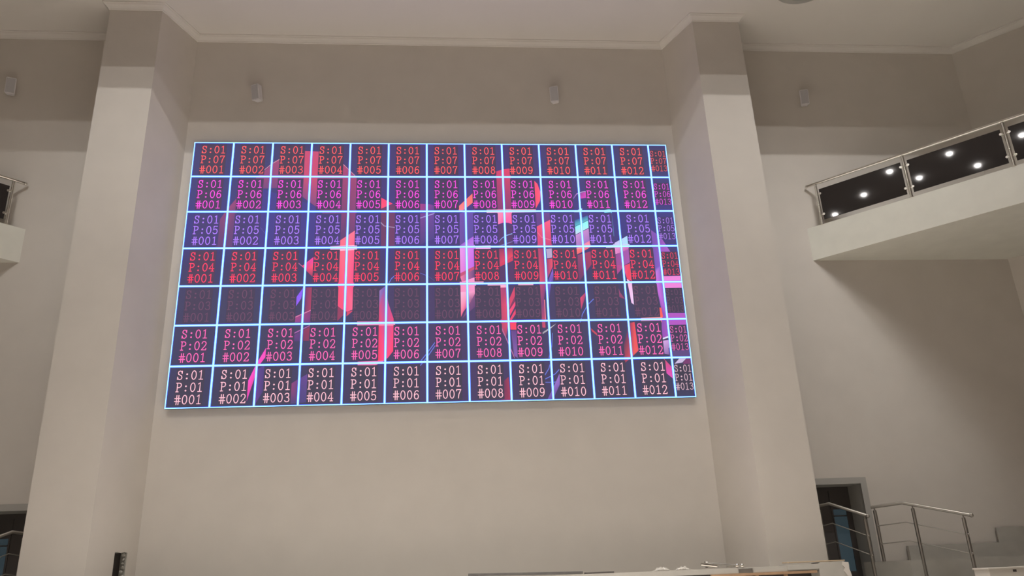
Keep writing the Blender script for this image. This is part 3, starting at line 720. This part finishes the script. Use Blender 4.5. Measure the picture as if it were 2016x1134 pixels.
wall = thing('led_video_wall', 'large lit LED screen showing a grid of numbered test cells on the stage wall', 'screen', (SCR_L, SCR_Y, SCR_TOP))
bm = NB()
box(bm, 0.03, 12.0 - 0.03, 0.062, 0.119, -6.72 + 0.03, -0.03)
for k in range(1, 13):
    box(bm, k * CELL - 0.03, k * CELL + 0.03, 0.05, 0.063, -6.70, -0.02)
obj('frame', bm, M_LEDBODY, wall)

LINE = (0.62, 1.6, 3.4)
FRINGE = (0.16, 0.34, 2.20)
HS = {}
for row in range(7):
    pno = 7 - row
    for c in range(13):
        u0, u1 = c * CELL, (c + 1) * CELL if c < 12 else 12.0
        v0, v1 = row * CELL, (row + 1) * CELL
        w, h = u1 - u0, CELL
        verts, faces, cols, mids = [], [], [], []

        def face(pts, depth, col, srgb=True, mi=1):
            """pts in screen metres (u right, v down); depth towards the hall"""
            n0 = len(verts)
            for p in pts:
                verts.append((p[0] - u0, -depth, -(p[1] - v0)))
            faces.append(tuple(range(n0, n0 + len(pts))))
            mids.append(mi)
            for i in range(len(pts)):
                q = col[i] if isinstance(col, list) else col
                cols.append((*lin(q), 1) if srgb else (*q, 1))
        # body: sides and back
        bq = [(0, 0, 0), (w, 0, 0), (w, 0, -h), (0, 0, -h), (0, .058, 0), (w, .058, 0), (w, .058, -h), (0, .058, -h)]
        n0 = len(verts)
        verts += bq
        for f in ((4, 5, 6, 7), (0, 4, 5, 1), (1, 5, 6, 2), (2, 6, 7, 3), (3, 7, 4, 0)):
            faces.append(tuple(n0 + i for i in f))
            mids.append(0)
            cols += [(0, 0, 0, 1)] * 4
        # backdrop
        ng = 4
        for i in range(ng):
            for j in range(ng):
                a, b = u0 + w * i / ng, u0 + w * (i + 1) / ng
                p, q = v0 + h * j / ng, v0 + h * (j + 1) / ng
                face([(a, p), (a, q), (b, q), (b, p)], 0.0, [bg(a, p), bg(a, q), bg(b, q), bg(b, p)])
        # picture pieces crossing this panel
        for k, poly in enumerate(ART):
            if max(t[0] for t in poly) < u0 or min(t[0] for t in poly) > u1 or max(t[1] for t in poly) < v0 or min(t[1] for t in poly) > v1:
                continue
            q = clip(poly, 0, u0, False)
            for ax, lm, kl in ((0, u1, True), (1, v0, False), (1, v1, True)):
                if q:
                    q = clip(q, ax, lm, kl)
            if len(q) >= 3:
                face([(t[0], t[1]) for t in q], 0.0004 + k * 0.00004, [tuple(t[2:5]) for t in q])
        # dark text box
        if c < 12:
            bx0, bx1, by0, by1 = .185, .830, .055, .945
            adv, gw, gh, sw, lc = .158, .137, .205, .0195, (.215, .505, .795)
            tx = .200
        else:
            bx0, bx1, by0, by1 = .03, .47, .165, .815
            adv, gw, gh, sw, lc = .1125, .099, .165, .0155, (.275, .5, .725)
            tx = .030
        B = BOX[pno]
        dim = tuple(x * (0.93 if c == 12 else 1) for x in B)
        face([(u0 + bx0 * CELL, v0 + by0 * CELL), (u0 + bx0 * CELL, v0 + by1 * CELL), (u0 + bx1 * CELL, v0 + by1 * CELL), (u0 + bx1 * CELL, v0 + by0 * CELL)], 0.0065, dim)
        # characters
        T = TXT[pno]
        if c == 12:
            T = tuple(0.85 * a + 0.15 * b for a, b in zip(T, B))
        T = tuple(x * 1.25 if x > 0.9 else x for x in lin(T))      # bright primaries run past the picture's white
        for cy, s in zip(lc, ('S:01', 'P:%02d' % pno, '#%03d' % (c + 1))):
            for k, ch in enumerate(s):
                gx = u0 + (tx + adv * k) * CELL
                gy = v0 + (cy + gh / 2) * CELL
                if ch == ':':
                    for dy in (.12, .62):
                        face([(gx + (gw * .5 + .021 * math.cos(a * PI / 4)) * CELL, gy - (gh * dy + .021 * math.sin(a * PI / 4)) * CELL) for a in range(8)], 0.0075, T, srgb=False)
                for st in GL[ch]:
                    pts = [(gx + x * gw * CELL, gy - y * gh * CELL) for x, y in st]
                    closed = abs(pts[0][0] - pts[-1][0]) + abs(pts[0][1] - pts[-1][1]) < 1e-6
                    hwid = sw * CELL / 2
                    sides = []
                    n = len(pts)
                    for i, p in enumerate(pts):
                        pa = pts[i - 1] if i > 0 else (pts[-2] if closed else None)
                        pb = pts[i + 1] if i < n - 1 else (pts[1] if closed else None)
                        ds = []
                        for a, b in ((pa, p), (p, pb)):
                            if a and b:
                                l = math.hypot(b[0] - a[0], b[1] - a[1])
                                ds.append(((b[0] - a[0]) / l, (b[1] - a[1]) / l))
                        dx, dy = sum(d[0] for d in ds), sum(d[1] for d in ds)
                        l = math.hypot(dx, dy) or 1
                        nx, ny = -dy / l, dx / l
                        m_ = hwid / max(0.55, (nx * -ds[0][1] + ny * ds[0][0]))
                        ext = 0 if len(ds) == 2 else hwid * (1 if i else -1) * .8
                        px, py = p[0] + ds[0][0] * ext, p[1] + ds[0][1] * ext
                        sides.append(((px + nx * m_, py + ny * m_), (px - nx * m_, py - ny * m_)))
                    for a, b in zip(sides, sides[1:]):
                        face([a[0], a[1], b[1], b[0]], 0.0075, T, srgb=False)
        # bright grid line round the panel with a blue fringe painted as its halo
        lw, fw = 0.0168, 0.0105
        for (a, b, p, q) in ((u0, u1, v0, v0 + lw), (u0, u1, v1 - lw, v1), (u0, u0 + lw, v0 + lw, v1 - lw), (u1 - lw, u1, v0 + lw, v1 - lw)):
            face([(a, p), (a, q), (b, q), (b, p)], 0.0095, LINE, srgb=False)
        e = lw
        for (a, b, p, q) in ((u0 + e, u1 - e, v0 + e, v0 + e + fw), (u0 + e, u1 - e, v1 - e - fw, v1 - e), (u0 + e, u0 + e + fw, v0 + e, v1 - e), (u1 - e - fw, u1 - e, v0 + e, v1 - e)):
            face([(a, p), (a, q), (b, q), (b, p)], 0.0090, FRINGE, srgb=False)
        me = bpy.data.meshes.new('display_panel')
        me.from_pydata(verts, [], faces)
        me.materials.append(M_LEDBODY)
        me.materials.append(M_LED)
        me.polygons.foreach_set('material_index', mids)
        at = me.attributes.new('led', 'FLOAT_COLOR', 'CORNER')
        at.data.foreach_set('color', [x for q in cols for x in q])
        me.update()
        p = link('display_panel', me, wall, (u0, 0, -v0))
        p['label'] = 'panel reading S:01 P:%02d #%03d in %s characters' % (pno, c + 1, NAMES[pno])

# ------------------------------------------------------------------ small wall speakers
def speaker(x, z, rz, label):
    t = thing('wall_speaker', label, 'speaker', (x, 0, z), 0, 'small white wall speakers')
    rot = Matrix.Rotation(rz, 4, 'Z') @ Matrix.Rotation(math.radians(14), 4, 'X')
    bm = NB()
    w0, w1, d, h = 0.115, 0.085, 0.20, 0.21
    lo = [bm.verts.new(p) for p in ((-w1, 0, -h), (w1, 0, -h), (w0, -d, -h), (-w0, -d, -h))]
    hi = [bm.verts.new(p) for p in ((-w1, 0, h), (w1, 0, h), (w0, -d, h), (-w0, -d, h))]
    bm.faces.new(lo)
    bm.faces.new(hi[::-1])
    for i in range(4):
        bm.faces.new([lo[i], lo[(i + 1) % 4], hi[(i + 1) % 4], hi[i]])
    bmesh.ops.bevel(bm, geom=bm.edges[:], offset=0.014, segments=2, affect='EDGES')
    off = Matrix.Translation((0, -0.10, 0)) @ rot
    bmesh.ops.transform(bm, matrix=off, verts=bm.verts)
    obj('cabinet', bm, M_WHITE, t)
    bm = NB()
    box(bm, -0.095, 0.095, -d - 0.006, -d + 0.002, -h + .025, h - .025, 0.004)
    bmesh.ops.transform(bm, matrix=off, verts=bm.verts)
    obj('grille', bm, M_MESHG, t)
    bm = NB()
    box(bm, -0.04, 0.04, -0.012, 0.0, -0.08, 0.08)
    tube(bm, [(0, 0, 0), (0, -0.12, 0)], 0.02, 10)
    obj('bracket', bm, M_WHITE, t)


speaker(-4.52, 13.60, math.radians(-24), 'small white wall speaker above the left part of the screen')
speaker(3.16, 13.64, math.radians(-16), 'small white wall speaker above the right part of the screen')
speaker(10.01, 13.63, math.radians(-16), 'small white wall speaker right of the right pillar, above the balcony')
speaker(-10.62, 13.71, math.radians(20), 'small wall speaker in shade left of the left pillar')

# ------------------------------------------------------------------ ceiling lamps
t = thing('round_ceiling_lamp', 'round unlit ceiling lamp at the top edge, right of the right pillar', 'lamp', (9.30, -2.58, CEIL_Z))
bm = NB()
lathe(bm, [(0.52, 0.0), (0.78, 0.0), (0.80, -0.02), (0.76, -0.05), (0.62, -0.055), (0.60, -0.03)], 48)
obj('rim', bm, M_RIM, t, smooth=True)
bm = NB()
lathe(bm, [(0.61, -0.03), (0.58, -0.09), (0.40, -0.13), (0.18, -0.15), (0.0, -0.155)], 48)
obj('glass_dish', bm, M_LAMPGLASS, t, smooth=True)

dl = None
for x, y in ((-19.26, -17.07), (-16.32, -17.59), (-13.24, -17.65), (-14.03, -20.0), (-11.08, -20.12), (-12.45, -22.78), (-8.97, -23.12)):
    if dl is None:
        dl = thing('downlight', 'lit downlight in the hall ceiling mirrored as a bright dot in the railing glass', 'lamp', (x, y, HIGH_Z), 0, 'downlights over the seats')
        bm = NB()
        lathe(bm, [(0.16, -0.002), (0.22, -0.002), (0.225, -0.012), (0.18, -0.022), (0.16, -0.012)], 28)
        obj('rim', bm, M_WHITE, dl, smooth=True)
        bm = NB()
        lathe(bm, [(0.162, -0.010), (0.14, -0.08), (0.08, -0.13), (0.0, -0.15)], 28)
        obj('lens', bm, M_LAMP, dl)
        kids = list(dl.children)
    else:
        r = dl.copy()
        COL.objects.link(r)
        r.location = (x, y, HIGH_Z)
        for ch in kids:
            q = ch.copy()
            COL.objects.link(q)
            q.parent = r

# ------------------------------------------------------------------ building leftovers along the stage edge
t = thing('concrete_pier', 'grey concrete end block of the stage with a broken plaster edge, by the right pillar', 'block', (6.66, SF, 0))
bm = NB()
tops = [(0.0, 1.672), (0.62, 1.672), (0.66, 1.69), (1.12, 1.70), (1.16, 1.678), (1.20, 1.676)]
pts = [(0.0, 1.58), *tops, (1.215, 1.62), (1.205, 1.57), (1.225, 1.50), (1.24, 1.40), (1.26, 0.0), (0.62, 0.0), (0.62, 1.58)]
fr = [bm.verts.new((x, -0.03, z)) for x, z in pts]
bk = [bm.verts.new((x, 0.36, z)) for x, z in pts]
bm.faces.new(fr)
bm.faces.new(bk[::-1])
for i in range(len(pts)):
    bm.faces.new([fr[i], fr[(i + 1) % len(pts)], bk[(i + 1) % len(pts)], bk[i]])
obj('block', bm, M_GREY, t)
bm = NB()
pe = [(1.10, 1.69), (1.17, 1.68), (1.215, 1.675), (1.218, 1.62), (1.207, 1.57), (1.228, 1.5), (1.243, 1.40), (1.17, 1.38), (1.15, 1.45), (1.10, 1.52), (1.13, 1.58), (1.09, 1.63)]
fr = [bm.verts.new((x, -0.045, z)) for x, z in pe]
bk = [bm.verts.new((x, -0.03, z)) for x, z in pe]
bm.faces.new(fr)
for i in range(len(pe)):
    bm.faces.new([fr[i], fr[(i + 1) % len(pe)], bk[(i + 1) % len(pe)], bk[i]])
p = obj('plaster_edge', bm, M_WALL, t)
p['label'] = 'broken pale plaster edge'

bm = NB()
box(bm, -0.56, 0.56, -0.17, 0.17, 0, 0.022, 0.003)
p = tag(obj('plywood_strip', bm, M_PLY, None, (7.27, SF + 0.16, 1.701)), 'thin raw plywood strip lying on top of the grey stage end block', 'plywood')

bm = NB()
box(bm, 5.15, 7.24, SF - 0.025, SF + 0.03, 1.505, 1.552, 0.004)
tag(obj('wooden_batten', bm, M_WOOD, None), 'brown wooden batten under the grey stage edge, below the pipe', 'batten')
for k, x in enumerate((6.05, 6.62)):
    bm = NB()
    box(bm, -0.03, 0.03, -0.03, 0.03, 0, 1.503, 0.003)
    tag(obj('timber_stud', bm, M_WOOD, None, (x, SF + 0.02, 0)), ('timber stud under the batten, left of the other stud', 'timber stud under the batten, next to the grey end block')[k], 'stud', 'timber studs under the stage edge')

bm = NB()
box(bm, 0, 2.15, -0.11, 0.11, 0, 0.045, 0.004)
tag(obj('dark_plank', bm, M_PLANK, None, (0.56, SF + 0.13, 1.705), (0, math.radians(1.15), 0)), 'long dark plank lying along the stage edge at the bottom centre', 'plank')
bm = NB()
box(bm, -0.06, 0.06, -0.1, 0.1, 0, 0.044, 0.004)
tag(obj('wood_offcut', bm, M_PLANK, None, (0.68, SF + 0.13, SZ)), 'small dark offcut propping up the left end of the long plank', 'offcut')
bm = NB()
box(bm, -0.27, 0.27, -0.12, 0.10, 0, 0.03, 0.004)
tag(obj('short_board', bm, M_DOOR, None, (3.03, SF + 0.12, SZ)), 'short dark board right of the long plank on the stage edge', 'board')

# crumpled film
def film(x, y, w, h, label, seed):
    rnd = random.Random(seed)
    bm = NB()
    nx, ny = 12, 6
    g = [[bm.verts.new((w * (i / nx - .5) + rnd.uniform(-.015, .015), .14 * (j / ny - .5) + rnd.uniform(-.01, .01),
                        0.004 + h * abs(math.sin(i * 1.7 + j)) * math.sin(PI * i / nx) * rnd.uniform(.3, 1))) for j in range(ny + 1)] for i in range(nx + 1)]
    for i in range(nx):
        for j in range(ny):
            bm.faces.new([g[i][j], g[i + 1][j], g[i + 1][j + 1], g[i][j + 1]])
    tag(obj('plastic_film', bm, M_FILM, None, (x, y, SZ)), label, 'film', 'scraps of clear film on the stage edge')


film(4.25, SF + 0.12, 0.34, 0.10, 'crumpled clear film scrap on the stage edge, farther from the pipe', 3)
film(4.66, SF + 0.12, 0.32, 0.09, 'crumpled clear film scrap on the stage edge, next to the pipe', 5)

# bent pipe and plate
t = thing('handrail_offcut', 'short bent chrome handrail piece lying on the stage edge', 'pipe', (5.3, SF, SZ))
bm = NB()
tube(bm, [(-0.31, 0.03, 0.088), (-0.15, 0.03, 0.068), (0.0, 0.03, 0.045)], 0.033, 14)
obj('tube', bm, M_STEEL, t, smooth=True)
bm = NB()
tube(bm, [(-0.20, 0.10, 0.085), (-0.12, 0.10, 0.088), (-0.06, 0.10, 0.09), (0.40, 0.10, 0.040)], 0.022, 12)
tube(bm, [(-0.21, 0.08, 0.085), (-0.17, 0.08, 0.085)], 0.062, 18)
obj('bent_rod', bm, M_STEEL_D, t, smooth=True)
for x, z in ((0.395, 0.042), (0.49, 0.038)):
    bm = NB()
    ball(bm, (x, 0.02, z), 0.036)
    tube(bm, [(x, 0.02, z), (x, 0.10, z)], 0.014, 10)
    obj('end_cap', bm, M_STEEL, t, smooth=True)
bm = NB()
box(bm, -0.15, 0.13, -0.012, 0.0, -0.035, 0.035, 0.003)
box(bm, 0.115, 0.13, -0.03, 0.0, -0.035, 0.035, 0.003)
tube(bm, [(-0.14, -.012, 0.02), (-0.14, -.03, 0.02)], 0.014, 10)
tag(obj('metal_plate', bm, M_STEEL_D, None, (5.85, SF - 0.0005, 1.60)), 'small metal foot plate on the stage edge below the chrome pipe', 'plate')

# white cabinet at the lower right corner
t = thing('white_cabinet', 'white cabinet with a small dark hole near its top, lower right corner', 'cabinet', (10.1, -3.7, 0))
bm = NB()
box(bm, -0.54, 0.75, -0.30, 0.12, 0, 1.452, 0.008)
obj('body', bm, M_SHEET, t)
bm = NB()
box(bm, -0.555, 0.765, -0.315, 0.135, 1.452, 1.478, 0.004)
obj('lid', bm, M_SHEET, t)
bm = NB()
box(bm, -0.10, -0.035, -0.306, -0.295, 1.395, 1.435, 0.003)
p = obj('hole', bm, M_DARK, t)
p['label'] = 'dark hole'
